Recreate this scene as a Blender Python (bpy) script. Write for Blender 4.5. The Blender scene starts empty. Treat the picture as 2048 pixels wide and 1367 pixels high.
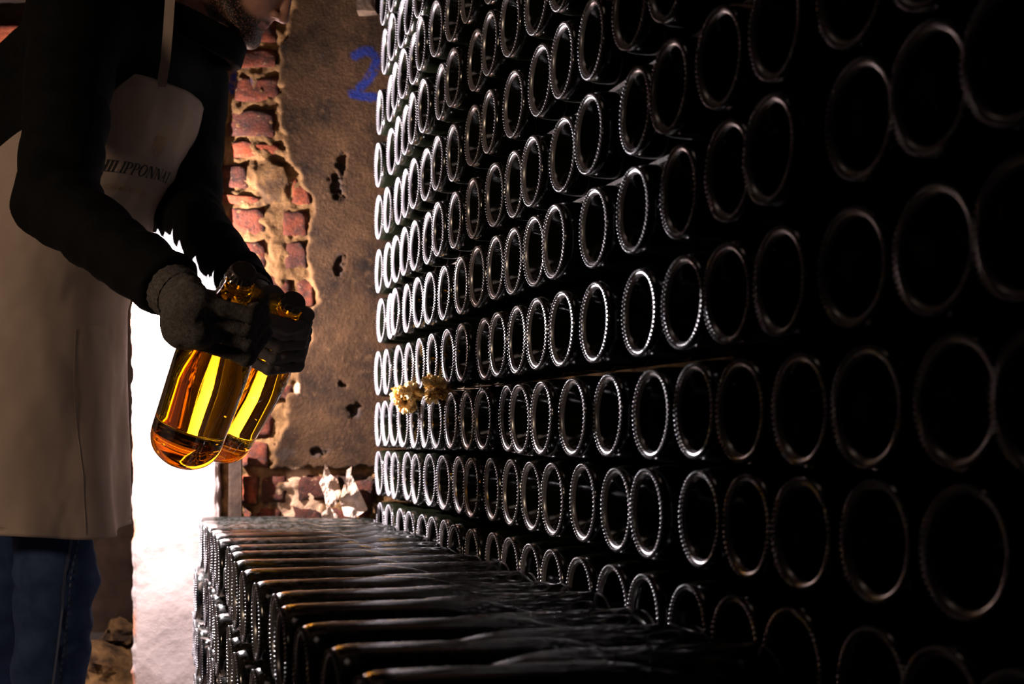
import bpy, bmesh, math, random
import numpy as np
from mathutils import Vector, Matrix

sc = bpy.context.scene
C = sc.collection
rnd = random.Random(7)

# ------------------------------------------------------------------ camera, light, exposure
F = 2844.4                      # focal length in pixels of the 2048 frame (50 mm)
HY = 868.0                      # pixel row of the horizon
CAM_H = 0.72
cam_d = bpy.data.cameras.new('camera')
cam = bpy.data.objects.new('camera', cam_d)
C.objects.link(cam)
cam.location = (0, 0, CAM_H)
cam.rotation_euler = (math.pi / 2, 0, 0)
cam_d.sensor_width = 36
cam_d.lens = F * 36 / 2048
cam_d.shift_y = (HY - 683.5) / 2048
cam_d.clip_start = 0.02
cam_d.dof.use_dof = True
cam_d.dof.focus_distance = 2.2
cam_d.dof.aperture_fstop = 6.3
sc.camera = cam

w = bpy.data.worlds.new('cellar_dark')
sc.world = w
w.use_nodes = True
w.node_tree.nodes['Background'].inputs[0].default_value = (0.012, 0.008, 0.006, 1)
w.node_tree.nodes['Background'].inputs[1].default_value = 0.05

def lamp(name, kind, loc, power, col, size=0.05, target=None, **kw):
    d = bpy.data.lights.new(name, kind)
    d.energy = power
    d.color = col
    if kind == 'AREA':
        d.size = size
    else:
        d.shadow_soft_size = size
    for k, v in kw.items():
        setattr(d, k, v)
    o = bpy.data.objects.new(name, d)
    C.objects.link(o)
    o.location = loc
    if target is not None:
        o.rotation_euler = (Vector(target) - Vector(loc)).to_track_quat('-Z', 'Y').to_euler()
    return o

KEY_POS = (-0.885, 3.09, 1.0)
lamp('work_lamp_light', 'POINT', KEY_POS, 300, (1.0, 0.92, 0.97), 0.004)
lamp('man_fill_light', 'SPOT', (-1.75, 0.9, 1.25), 48, (1.0, 0.74, 0.52), 0.15, target=(-0.72, 2.3, 0.98), spot_size=math.radians(70), spot_blend=0.8)  # unseen warm fill, cone shaped to brighten the man
lamp('overhead_fill_light', 'AREA', (-0.55, 1.5, 2.25), 0.42, (1.0, 0.74, 0.62), 0.35, target=(-0.35, 1.8, 0.5))  # weak overhead fill, added to brighten the stacks

sc.view_settings.view_transform = 'Standard'
sc.view_settings.look = 'None'
sc.view_settings.exposure = 0.0
sc.view_settings.gamma = 1.0
sc.view_settings.use_curve_mapping = False

# ------------------------------------------------------------------ helpers
def P(px, py, Y):
    """world point on the plane at depth Y seen at that pixel"""
    return Vector(((px - 1024) * Y / F, Y, CAM_H + (HY - py) * Y / F))

def tag(o, label=None, cat=None, group=None, kind=None):
    if label: o['label'] = label
    if cat: o['category'] = cat
    if group: o['group'] = group
    if kind: o['kind'] = kind
    return o

def link(name, me, mat=None, parent=None, smooth=True):
    o = bpy.data.objects.new(name, me)
    C.objects.link(o)
    if mat is not None and len(me.materials) == 0:
        me.materials.append(mat)
    if parent is not None:
        o.parent = parent
    if smooth and len(me.polygons):
        me.polygons.foreach_set('use_smooth', [True] * len(me.polygons))
    return o

def empty(name, loc=(0, 0, 0), rot=None):
    o = bpy.data.objects.new(name, None)
    C.objects.link(o)
    o.location = loc
    o.empty_display_size = 0.05
    return o

def mesh(name, verts, faces):
    me = bpy.data.meshes.new(name)
    me.from_pydata([tuple(map(float, v)) for v in verts], [], [tuple(map(int, f)) for f in faces])
    me.update()
    return me

def lathe(profile, seg=48, name='lathe', mod=None):
    """revolve (r, z) around z; mod(k, i, r, z) may change r"""
    V, Fc = [], []
    n = len(profile)
    for i, (r, z) in enumerate(profile):
        for k in range(seg):
            a = 2 * math.pi * k / seg
            rr = mod(k, i, r, z) if mod else r
            V.append((rr * math.cos(a), rr * math.sin(a), z))
    for i in range(n - 1):
        for k in range(seg):
            k2 = (k + 1) % seg
            Fc.append((i * seg + k, i * seg + k2, (i + 1) * seg + k2, (i + 1) * seg + k))
    if profile[0][0] < 1e-4 or True:
        pass
    return V, Fc

def cap_ends(V, Fc, seg, n, first=True, last=True):
    if first:
        Fc.append(tuple(reversed(range(seg))))
    if last:
        Fc.append(tuple(range((n - 1) * seg, n * seg)))

def frame(axis, up=Vector((0, 0, 1))):
    z = Vector(axis).normalized()
    x = up.cross(z)
    if x.length < 1e-4:
        x = Vector((1, 0, 0)).cross(z)
    x.normalize()
    y = z.cross(x)
    return Matrix((x, y, z)).transposed()

# value noise, vectorised
_rs = np.random.RandomState(3)
_perm = _rs.permutation(4096)
_val = _rs.rand(4096)
def _h(ix, iy, iz):
    return _val[_perm[(_perm[(_perm[ix & 4095] + iy) & 4095] + iz) & 4095]]
def vnoise(p):
    p = np.asarray(p, float)
    i = np.floor(p).astype(int)
    f = p - i
    f = f * f * (3 - 2 * f)
    out = 0
    for dx in (0, 1):
        wx = f[..., 0] if dx else 1 - f[..., 0]
        for dy in (0, 1):
            wy = f[..., 1] if dy else 1 - f[..., 1]
            for dz in (0, 1):
                wz = f[..., 2] if dz else 1 - f[..., 2]
                out = out + wx * wy * wz * _h(i[..., 0] + dx, i[..., 1] + dy, i[..., 2] + dz)
    return out
def fbm(p, oct=4, gain=0.5):
    p = np.asarray(p, float)
    a, s, t = 1.0, 0.0, 0.0
    for o in range(oct):
        s = s + a * (vnoise(p * 2 ** o + 17.3 * o) - 0.5)
        t += a
        a *= gain
    return s / t * 2
def sstep(a, b, x):
    t = np.clip((x - a) / (b - a), 0, 1)
    return t * t * (3 - 2 * t)

# signed distance shapes + surface nets -> smooth organic meshes
def sd_cone(p, a, b, ra, rb, sc3=(1, 1, 1)):
    s = np.array(sc3, float)
    a = np.array(a, float) * s; b = np.array(b, float) * s; q = p * s
    ab = b - a
    t = np.clip(((q - a) @ ab) / max(ab @ ab, 1e-9), 0, 1)
    d = np.linalg.norm(q - a - t[..., None] * ab, axis=-1)
    return (d - (ra + (rb - ra) * t)) / max(s)
def sd_ell(p, c, r):
    r = np.array(r, float)
    q = (p - np.array(c, float)) / r
    k = np.linalg.norm(q, axis=-1)
    return (k - 1) * r.min() * 1.0 if r.min() > 0.6 * r.max() else (k - 1) * (r.min() * r.max()) ** 0.5
def smin(a, b, k):
    h = np.clip(0.5 + 0.5 * (b - a) / k, 0, 1)
    return b + (a - b) * h - k * h * (1 - h)
def smax(a, b, k):
    return -smin(-a, -b, k)
def surface_nets(fn, lo, hi, h, detail=None, band=.03):
    lo = np.array(lo, float); hi = np.array(hi, float)
    n = np.ceil((hi - lo) / h).astype(int) + 1
    ax = [lo[i] + h * np.arange(n[i]) for i in range(3)]
    G = np.stack(np.meshgrid(*ax, indexing='ij'), -1)
    D = fn(G)
    if detail is not None:
        mk = np.abs(D) < band
        D[mk] += detail(G[mk])
    ins = D < 0
    cs = np.zeros(tuple(n - 1), int)
    for dx in (0, 1):
        for dy in (0, 1):
            for dz in (0, 1):
                cs += ins[dx:n[0] - 1 + dx, dy:n[1] - 1 + dy, dz:n[2] - 1 + dz]
    act = (cs > 0) & (cs < 8)
    idx = -np.ones(act.shape, int)
    cells = np.argwhere(act)
    idx[act] = np.arange(len(cells))
    acc = np.zeros((len(cells), 3)); cnt = np.zeros(len(cells))
    cor = [(0,0,0),(1,0,0),(0,1,0),(1,1,0),(0,0,1),(1,0,1),(0,1,1),(1,1,1)]
    for a in range(8):
        for b in range(a + 1, 8):
            ca, cb = np.array(cor[a]), np.array(cor[b])
            if abs(ca - cb).sum() != 1:
                continue
            da = D[tuple((cells + ca).T)]; db = D[tuple((cells + cb).T)]
            m = (da < 0) != (db < 0)
            t = np.where(m, da / np.where(m, da - db, 1), 0)
            pt = ca + t[:, None] * (cb - ca)
            acc += np.where(m[:, None], pt, 0); cnt += m
    V = lo + h * (cells + acc / np.maximum(cnt, 1)[:, None])
    Fs = []
    for axis in range(3):
        u, v = (axis + 1) % 3, (axis + 2) % 3
        sl0 = [slice(None)] * 3; sl1 = [slice(None)] * 3
        sl0[axis] = slice(0, -1); sl1[axis] = slice(1, None)
        a, b = ins[tuple(sl0)], ins[tuple(sl1)]
        e = np.argwhere(a != b)
        if len(e) == 0:
            continue
        e = e[(e[:, u] > 0) & (e[:, v] > 0) & (e[:, u] < n[u] - 1) & (e[:, v] < n[v] - 1)]
        du = np.zeros(3, int); du[u] = 1
        dv = np.zeros(3, int); dv[v] = 1
        q = np.stack([idx[tuple((e - du - dv).T)], idx[tuple((e - dv).T)], idx[tuple(e.T)], idx[tuple((e - du).T)]], 1)
        flip = ~a[tuple(e.T)]
        q[flip] = q[flip][:, ::-1]
        Fs.append(q)
    return V, np.concatenate(Fs)
def np_mesh(name, V, Fq):
    me = bpy.data.meshes.new(name)
    me.vertices.add(len(V)); me.vertices.foreach_set('co', np.asarray(V, np.float32).ravel())
    nf = len(Fq); k = Fq.shape[1]
    me.loops.add(nf * k); me.loops.foreach_set('vertex_index', np.asarray(Fq, np.int32).ravel())
    me.polygons.add(nf); me.polygons.foreach_set('loop_start', np.arange(0, nf * k, k, dtype=np.int32))
    me.update(calc_edges=True)
    me.validate()
    return me
def set_attr(me, name, vals):
    at = me.attributes.new(name, 'FLOAT', 'POINT')
    at.data.foreach_set('value', np.asarray(vals, np.float32))

# ------------------------------------------------------------------ materials
def new_mat(name):
    m = bpy.data.materials.new(name)
    m.use_nodes = True
    nt = m.node_tree
    b = nt.nodes['Principled BSDF']
    return m, nt, b
def N(nt, typ, **kw):
    n = nt.nodes.new(typ)
    for k, v in kw.items():
        if k.startswith('i_'):
            key = k[2:]
            key = int(key) if key.isdigit() else key.replace('_', ' ')
            n.inputs[key].default_value = v
        else:
            setattr(n, k, v)
    return n
def noise_fac(nt, scale, detail=5, rough=0.6, lo=0.35, hi=0.65, coord='Object', stretch=None):
    tc = N(nt, 'ShaderNodeTexCoord')
    src = tc.outputs[coord]
    if stretch:
        mp = N(nt, 'ShaderNodeMapping')
        mp.inputs['Scale'].default_value = stretch
        nt.links.new(src, mp.inputs[0]); src = mp.outputs[0]
    nz = N(nt, 'ShaderNodeTexNoise', i_Scale=scale, i_Detail=detail, i_Roughness=rough)
    nt.links.new(src, nz.inputs['Vector'])
    mr = N(nt, 'ShaderNodeMapRange', i_1=lo, i_2=hi)
    nt.links.new(nz.outputs['Fac'], mr.inputs[0])
    return mr.outputs[0]
def mixc(nt, fac, a, b):
    m = N(nt, 'ShaderNodeMix', data_type='RGBA')
    for i, s in ((6, a), (7, b)):
        if isinstance(s, (tuple, list)):
            m.inputs[i].default_value = (*s, 1)
        else:
            nt.links.new(s, m.inputs[i])
    if isinstance(fac, float):
        m.inputs[0].default_value = fac
    else:
        nt.links.new(fac, m.inputs[0])
    return m.outputs[2]
def attr(nt, name):
    return N(nt, 'ShaderNodeAttribute', attribute_name=name).outputs['Fac']
def bump(nt, b, fac, strength, dist=0.002):
    bm_ = N(nt, 'ShaderNodeBump', i_Strength=strength, i_Distance=dist)
    nt.links.new(fac, bm_.inputs['Height'])
    nt.links.new(bm_.outputs[0], b.inputs['Normal'])
def simple_mat(name, col, rough=0.6, metal=0.0, var=None, vscale=30, bstr=0, bscale=200, spec=0.5, stretch=None):
    m, nt, b = new_mat(name)
    b.inputs['Base Color'].default_value = (*col, 1)
    b.inputs['Roughness'].default_value = rough
    b.inputs['Metallic'].default_value = metal
    b.inputs['Specular IOR Level'].default_value = spec
    if var:
        nt.links.new(mixc(nt, noise_fac(nt, vscale, stretch=stretch), col, var), b.inputs['Base Color'])
    if bstr:
        bump(nt, b, noise_fac(nt, bscale, 3, stretch=stretch), bstr)
    return m

M = {}
# dark bottle glass, faintly dusty
m, nt, b = new_mat('dark_glass')
b.inputs['Base Color'].default_value = (0.0035, 0.004, 0.002, 1)
b.inputs['IOR'].default_value = 1.52
nt.links.new(N(nt, 'ShaderNodeMapRange', i_3=0.07, i_4=0.20).outputs[0], b.inputs['Roughness'])
mr = b.inputs['Roughness'].links[0].from_node
nt.links.new(noise_fac(nt, 60, 4), mr.inputs[0])
M['glass'] = m
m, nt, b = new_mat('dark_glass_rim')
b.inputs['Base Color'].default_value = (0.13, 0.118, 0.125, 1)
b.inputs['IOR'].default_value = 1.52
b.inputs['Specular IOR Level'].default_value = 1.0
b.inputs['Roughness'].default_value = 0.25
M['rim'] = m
# dusty glass of the low stack
m, nt, b = new_mat('dusty_glass')
dust = noise_fac(nt, 90, 6, 0.7, 0.42, 0.75)
nt.links.new(mixc(nt, dust, (0.004, 0.0045, 0.003), (0.035, 0.032, 0.03)), b.inputs['Base Color'])
rr = N(nt, 'ShaderNodeMapRange', i_3=0.10, i_4=0.28)
nt.links.new(dust, rr.inputs[0]); nt.links.new(rr.outputs[0], b.inputs['Roughness'])
b.inputs['IOR'].default_value = 1.52
M['dusty'] = m
# amber glass with wine
m, nt, b = new_mat('amber_glass')
b.inputs['Base Color'].default_value = (0.84, 0.40, 0.008, 1)
b.inputs['Transmission Weight'].default_value = 1
b.inputs['Roughness'].default_value = 0.0
b.inputs['IOR'].default_value = 1.36
M['amber'] = m
M['crown'] = simple_mat('crown_cap', (0.12, 0.10, 0.09), 0.35, 0.9)
M['wood'] = simple_mat('lath_wood', (0.16, 0.09, 0.045), 0.75, var=(0.36, 0.24, 0.14), vscale=14, bstr=0.3, bscale=60)
m, nt, b = new_mat('amber_glass_foot')
b.inputs['Base Color'].default_value = (0.16, 0.055, 0.001, 1)
b.inputs['Transmission Weight'].default_value = 1
b.inputs['Roughness'].default_value = 0.02
b.inputs['IOR'].default_value = 1.36
M['amber_foot'] = m
M['dark_wood'] = simple_mat('old_dark_wood', (0.018, 0.009, 0.005), 0.85, var=(0.045, 0.024, 0.012), vscale=14, bstr=0.3, bscale=60, spec=0.2)
M['jacket'] = simple_mat('black_jacket', (0.0016, 0.0014, 0.0014), 0.85, var=(0.003, 0.0027, 0.0025), vscale=40, bstr=0.25, bscale=500, spec=0.12)
M['jeans'] = simple_mat('denim', (0.014, 0.028, 0.075), 0.85, var=(0.03, 0.055, 0.13), vscale=18, bstr=0.3, bscale=600, spec=0.2)
M['seam'] = simple_mat('seam_thread', (0.05, 0.06, 0.10), 0.8)
M['glove'] = simple_mat('grey_knit_glove', (0.06, 0.05, 0.046), 0.9, var=(0.13, 0.115, 0.105), vscale=260, bstr=0.6, bscale=700, spec=0.2)
M['glove_rubber'] = simple_mat('black_coated_glove', (0.085, 0.072, 0.071), 0.6, var=(0.11, 0.095, 0.093), vscale=60, bstr=0.15, bscale=300, spec=0.35)
M['hair'] = simple_mat('dark_hair', (0.010, 0.007, 0.005), 0.6)
M['ink'] = simple_mat('black_ink', (0.008, 0.007, 0.008), 0.8)
M['gold'] = simple_mat('gold_ink', (0.30, 0.17, 0.05), 0.7)
# skin with stubble by attribute
m, nt, b = new_mat('skin')
st = attr(nt, 'beard')
skin = mixc(nt, noise_fac(nt, 60), (0.36, 0.17, 0.11), (0.44, 0.22, 0.15))
lips = mixc(nt, attr(nt, 'lips'), skin, (0.32, 0.11, 0.09))
hairn = N(nt, 'ShaderNodeMath', operation='MULTIPLY')
nt.links.new(st, hairn.inputs[0]); nt.links.new(noise_fac(nt, 350, 2, 0.5, 0.30, 0.50), hairn.inputs[1])
nt.links.new(mixc(nt, hairn.outputs[0], lips, (0.014, 0.009, 0.006)), b.inputs['Base Color'])
b.inputs['Roughness'].default_value = 0.5
M['skin'] = m
# apron linen: fine twill weave
m, nt, b = new_mat('apron_linen')
wv = N(nt, 'ShaderNodeTexWave', i_Scale=260.0, i_Distortion=2.0, bands_direction='DIAGONAL')
tc = N(nt, 'ShaderNodeTexCoord')
nt.links.new(tc.outputs['Object'], wv.inputs['Vector'])
c0 = mixc(nt, noise_fac(nt, 7, 5), (0.32, 0.24, 0.20), (0.42, 0.335, 0.275))
c1 = mixc(nt, wv.outputs['Fac'], c0, (0.26, 0.195, 0.16))
nt.links.new(c1, b.inputs['Base Color'])
b.inputs['Roughness'].default_value = 0.9
b.inputs['Specular IOR Level'].default_value = 0.15
bump(nt, b, wv.outputs['Fac'], 0.15, 0.001)
M['apron'] = m
# white limewashed pier
m, nt, b = new_mat('white_limewash')
c0 = mixc(nt, noise_fac(nt, 6, 6, 0.65, 0.45, 0.75), (0.235, 0.185, 0.170), (0.12, 0.070, 0.054))
c1 = mixc(nt, attr(nt, 'chip'), c0, (0.30, 0.12, 0.07))
nt.links.new(c1, b.inputs['Base Color'])
b.inputs['Roughness'].default_value = 0.95
b.inputs['Specular IOR Level'].default_value = 0.1
bump(nt, b, noise_fac(nt, 45, 6), 0.25, 0.002)
M['pier'] = m
# back wall: mortar / plaster / pale plaster / blue paint / dark spots by attributes
m, nt, b = new_mat('old_wall')
mort = mixc(nt, noise_fac(nt, 30, 6), (0.045, 0.021, 0.0072), (0.115, 0.058, 0.022))
plas = mixc(nt, noise_fac(nt, 7, 8, 0.7, 0.36, 0.66), (0.0045, 0.0019, 0.0007), (0.032, 0.0145, 0.0054))
plas2 = mixc(nt, noise_fac(nt, 55, 5, 0.7, 0.55, 0.8), plas, (0.048, 0.024, 0.010))
c = mixc(nt, attr(nt, 'plaster'), mort, plas2)
c = mixc(nt, attr(nt, 'pale'), c, (0.25, 0.15, 0.09))
pn = N(nt, 'ShaderNodeMath', operation='MULTIPLY')
nt.links.new(attr(nt, 'blue'), pn.inputs[0]); nt.links.new(noise_fac(nt, 60, 4, 0.6, 0.3, 0.5), pn.inputs[1])
c = mixc(nt, pn.outputs[0], c, (0.005, 0.009, 0.06))
c = mixc(nt, attr(nt, 'dark_spots'), c, (0.018, 0.011, 0.008))
nt.links.new(c, b.inputs['Base Color'])
b.inputs['Roughness'].default_value = 0.95
b.inputs['Specular IOR Level'].default_value = 0.08
bump(nt, b, noise_fac(nt, 120, 6, 0.7), 0.6, 0.004)
M['wall'] = m
# bricks
M['brick'] = []
for i, (c0_, c1_) in enumerate((((0.075, 0.0145, 0.0047), (0.021, 0.006, 0.0031)), ((0.115, 0.021, 0.0058), (0.045, 0.0105, 0.0042)), ((0.042, 0.009, 0.0035), (0.013, 0.0042, 0.0022)))):
    m, nt, b = new_mat('brick_red_%d' % i)
    c = mixc(nt, noise_fac(nt, 38, 6, 0.7, 0.4, 0.62), c0_, c1_)
    c = mixc(nt, noise_fac(nt, 90, 4, 0.6, 0.62, 0.75), c, (0.13, 0.07, 0.035))
    nt.links.new(c, b.inputs['Base Color'])
    b.inputs['Roughness'].default_value = 0.9
    b.inputs['Specular IOR Level'].default_value = 0.15
    bump(nt, b, noise_fac(nt, 150, 6, 0.7), 0.7, 0.003)
    M['brick'].append(m)
M['floor'] = simple_mat('cellar_floor', (0.045, 0.026, 0.017), 0.95, var=(0.08, 0.05, 0.035), vscale=5, bstr=0.4, bscale=30)
M['dark_wall'] = simple_mat('passage_wall', (0.016, 0.008, 0.005), 0.95, var=(0.04, 0.022, 0.014), vscale=6, bstr=0.5, bscale=25, spec=0.1)
M['fungus'] = simple_mat('yellow_mould', (0.75, 0.40, 0.08), 0.85, var=(0.85, 0.66, 0.32), vscale=50, bstr=0.8, bscale=150)
M['flake'] = simple_mat('peeling_plaster', (0.36, 0.27, 0.21), 0.9, var=(0.16, 0.075, 0.03), vscale=16, bstr=0.5, bscale=60)
M['rubble'] = simple_mat('rubble', (0.05, 0.024, 0.008), 0.95, var=(0.008, 0.004, 0.002), vscale=20, bstr=0.8, bscale=60, spec=0.05)
M['metal'] = simple_mat('dark_metal', (0.03, 0.028, 0.028), 0.45, 0.6)

# ------------------------------------------------------------------ the cellar itself
def grid_mesh(name, U, V_, fn):
    """fn(u, v arrays) -> (n, 3) points; quads facing -Y"""
    uu, vv = np.meshgrid(U, V_, indexing='xy')
    pts = fn(uu.ravel(), vv.ravel())
    nu, nv = len(U), len(V_)
    i = np.arange(nu * nv).reshape(nv, nu)
    q = np.stack([i[:-1, :-1].ravel(), i[1:, :-1].ravel(), i[1:, 1:].ravel(), i[:-1, 1:].ravel()], 1)
    return np_mesh(name, pts, q), uu.ravel(), vv.ravel()

WY = 3.30
bm = bmesh.new()
for co in ((-4, -1.5, 0), (4, -1.5, 0), (4, 7, 0), (-4, 7, 0)):
    bm.verts.new(co)
bm.faces.new(bm.verts)
me = bpy.data.meshes.new('floor'); bm.to_mesh(me); bm.free()
tag(link('floor', me, M['floor']), 'brown packed earth cellar floor', None, None, 'structure')

def poly_dist(x, y, pts):
    """signed-ish distance to polyline, pixels"""
    d = np.full(x.shape, 1e9)
    for (x0, y0), (x1, y1) in zip(pts[:-1], pts[1:]):
        dx, dy = x1 - x0, y1 - y0
        t = np.clip(((x - x0) * dx + (y - y0) * dy) / (dx * dx + dy * dy + 1e-9), 0, 1)
        d = np.minimum(d, np.hypot(x - x0 - t * dx, y - y0 - t * dy))
    return d

# plaster edge on the back wall, traced as x(y) in pixels of the wall plane
EY = [-300, 0, 100, 200, 280, 330, 360, 400, 470, 540, 600, 680, 720, 780, 860, 930, 1600]
EX = [600, 590, 562, 563, 566, 585, 602, 626, 620, 622, 634, 618, 600, 588, 566, 540, 530]
BRICKS = [(442,100,556,138,0),(473,154,562,204,0),(456,223,553,276,2),(466,286,561,314,1),(438,390,520,408,1),(585,360,622,408,1),
          (460,418,531,472,0),(566,424,618,472,0),(438,483,534,537,0),(572,487,616,538,2),(500,556,588,604,0),(594,560,632,614,0),
          (440,556,492,604,0),(448,620,530,668,0),(538,622,600,668,2),(470,690,560,735,0),(566,690,604,735,0),(536,770,588,800,0),(452,750,528,800,2),
          (492,830,545,874,0),(484,884,540,933,0),(548,884,580,930,2),(482,950,519,1006,1),(524,952,572,1006,2),(440,830,486,874,0),(490,1016,560,1060,0),
          (440,330,496,378,2),(470,40,556,88,0),(440,-20,560,28,0),(600,950,680,1000,2),(690,960,752,1010,2),(590,1012,650,1056,2),(660,1016,740,1060,0)]

def wall_pts(u, v):
    x, y = u, v
    X = (x - 1024) * WY / F
    Hh = CAM_H + (HY - y) * WY / F
    q = np.stack([x / 60, y / 60, x * 0], -1)
    nz = fbm(q, 5)
    edge = np.interp(y, EY, EX) + 16 * fbm(np.stack([x / 25, y / 25, x * 0 + 5], -1), 3)
    low = 938 + 14 * fbm(np.stack([x / 22, y / 40, x * 0 + 9], -1), 3)
    pl = sstep(-3, 4, x - edge) * sstep(-3, 5, low - y)
    mort = 0.009 + 0.011 * fbm(np.stack([x / 17, y / 17, x * 0 + 2], -1), 4)
    depth = np.where(pl > .02, (mort * (1 - pl) + 0.024 * pl), mort) + 0.004 * nz
    # smeared mortar lumps over bricks
    for cx, cy, r, hgt in ((545, 360, 48, 0.020), (556, 500, 26, 0.016), (560, 545, 18, 0.012), (590, 690, 20, 0.010), (500, 350, 30, .012)):
        dd = np.hypot((x - cx), (y - cy)) / r + 0.35 * fbm(np.stack([x / 18, y / 18, x * 0 + cx], -1), 3)
        depth = np.maximum(depth, hgt * sstep(1.0, 0.6, dd) + 0.006 * nz)
    # gouges
    for cx, cy, rx, ry in ((685, 335, 9, 26), (676, 375, 15, 30), (682, 525, 8, 26), (715, 820, 13, 14), (690, 770, 9, 5), (460, 370, 12, 18), (640, 905, 12, 8)):
        dd = np.hypot((x - cx) / rx, (y - cy) / ry) + 1.3 * fbm(np.stack([x / 9, y / 9, x * 0 + cx], -1), 3)
        depth = depth - 0.012 * sstep(1.0, 0.5, dd)
    return np.stack([X, WY - depth, Hh], -1)

me, u, v = grid_mesh('wall_back', np.arange(380, 1000, 4.0), np.arange(-340, 1500, 4.0), wall_pts)
edge = np.interp(v, EY, EX) + 16 * fbm(np.stack([u / 25, v / 25, u * 0 + 5], -1), 3)
low = 938 + 14 * fbm(np.stack([u / 22, v / 40, u * 0 + 9], -1), 3)
set_attr(me, 'plaster', sstep(-6, 10, u - edge) * sstep(-6, 8, low - v))
pale = np.zeros_like(u)
for cx, cy, rx, ry in ((600, 995, 42, 58), (575, 1035, 30, 30), (597, 775, 8, 14), (655, 1045, 20, 24)):
    dd = np.hypot((u - cx) / rx, (v - cy) / ry) + 0.3 * fbm(np.stack([u / 20, v / 20, u * 0 + cx], -1), 3)
    pale = np.maximum(pale, sstep(1.05, 0.85, dd))
set_attr(me, 'pale', pale)
blue = np.zeros_like(u)
for pts, wd in (([(466, 118), (468, 145)], 6), ([(455, 175), (500, 168)], 8), ([(468, 150), (466, 188)], 6), ([(493, 100), (495, 130)], 5),
                ([(712, 118), (728, 108), (745, 110), (756, 122), (748, 150), (735, 170), (722, 182)], 9), ([(706, 192), (730, 198), (756, 200)], 8)):
    blue = np.maximum(blue, sstep(wd + 2, wd - 2, poly_dist(u, v, pts) + 3 * fbm(np.stack([u / 8, v / 8, u * 0], -1), 2)))
set_attr(me, 'blue', blue)
dark_spots = np.zeros_like(u)
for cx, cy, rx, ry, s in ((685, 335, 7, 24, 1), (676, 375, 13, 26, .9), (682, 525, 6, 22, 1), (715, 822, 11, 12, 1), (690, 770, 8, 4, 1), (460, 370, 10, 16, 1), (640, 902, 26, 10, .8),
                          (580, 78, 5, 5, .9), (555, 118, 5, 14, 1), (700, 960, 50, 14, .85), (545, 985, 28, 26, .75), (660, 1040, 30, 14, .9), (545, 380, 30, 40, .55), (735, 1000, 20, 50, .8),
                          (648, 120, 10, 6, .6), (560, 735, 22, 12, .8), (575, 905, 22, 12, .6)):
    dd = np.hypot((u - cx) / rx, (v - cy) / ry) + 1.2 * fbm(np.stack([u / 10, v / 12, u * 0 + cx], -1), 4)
    dark_spots = np.maximum(dark_spots, s * sstep(1.0, 0.55, dd))
set_attr(me, 'dark_spots', dark_spots)  # dark spots, several of them set into the gouges
wall_back = tag(link('wall_back', me, M['wall']), 'old back wall of bare brick and stained brown plaster', None, None, 'structure')

def rough_box(x0, x1, y0, y1, z0, z1, seed, amp=0.003, cuts=3):
    bm = bmesh.new()
    bmesh.ops.create_cube(bm, size=1)
    bmesh.ops.subdivide_edges(bm, edges=bm.edges[:], cuts=cuts, use_grid_fill=True)
    co = np.array([v.co[:] for v in bm.verts])
    # rounded corners
    k = np.abs(co) * 2
    co = co * (1 - 0.06 * (np.sort(k, 1)[:, 1:2] ** 6))
    co = np.array([(x0 + x1) / 2, (y0 + y1) / 2, (z0 + z1) / 2]) + co * np.array([x1 - x0, y1 - y0, z1 - z0])
    co = co + amp * np.stack([fbm(co * 38 + seed * 3.1 + s, 3) for s in (0, 50, 90)], -1)
    for v, c in zip(bm.verts, co):
        v.co = c
    me = bpy.data.meshes.new('brick'); bm.to_mesh(me); bm.free()
    return me
for i, (x0, y0, x1, y1, kind) in enumerate(BRICKS):
    a, b_ = P(x0, y1, WY), P(x1, y0, WY)
    me = rough_box(a.x, b_.x, WY - 0.012 - 0.006 * rnd.random(), WY + 0.03, a.z, b_.z, i, 0.010)
    link('brick', me, M['brick'][kind], wall_back)

# limewashed pier left of the brickwork
PY = 3.26
px0, px1 = P(258, 0, PY).x, P(441, 0, PY).x
def pier_pts(u, v):
    # u runs 0..1 across left side, front, right side; v = height
    d = np.where(u < 0.3, (0.3 - u) / 0.3 * 0.55, np.where(u > 0.9, (u - 0.9) / 0.1 * 0.08, 0))
    s = np.clip((u - 0.3) / 0.6, 0, 1)
    X = px0 + (px1 - px0) * s
    n1 = fbm(np.stack([X * 9, v * 9, d * 9], -1), 5)
    n2 = fbm(np.stack([v * 28, d * 20, X * 3], -1), 4)
    edge = np.exp(-(s / 0.06) ** 2) * (d < 0.05)
    edge2 = np.exp(-((1 - s) / 0.05) ** 2) * (d < 0.05)
    X = X + 0.010 * n2 * (edge + edge2) + 0.006 * edge - 0.004 * edge2
    Yv = PY + d + 0.004 * n1 + 0.008 * edge + 0.006 * edge2
    return np.stack([X, Yv, v], -1)
U = np.concatenate([np.linspace(0, 0.29, 12), np.linspace(0.3, 0.9, 60), np.linspace(0.905, 1, 8)])
me, u, v = grid_mesh('pier', U, np.arange(0, 2.3, 0.006), pier_pts)
s = np.clip((u - 0.3) / 0.6, 0, 1)
set_attr(me, 'chip', np.maximum(np.exp(-(s / 0.05) ** 2) * sstep(-0.05, 0.25, fbm(np.stack([v * 14, s * 6, u * 0], -1), 3)),
                                np.exp(-((1 - s) / 0.06) ** 2) * sstep(0.0, 0.3, fbm(np.stack([v * 12, s * 6, u * 0 + 4], -1), 3))))
tag(link('wall_pier', me, M['pier']), 'whitewashed masonry pier behind the man', None, None, 'structure')

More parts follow.
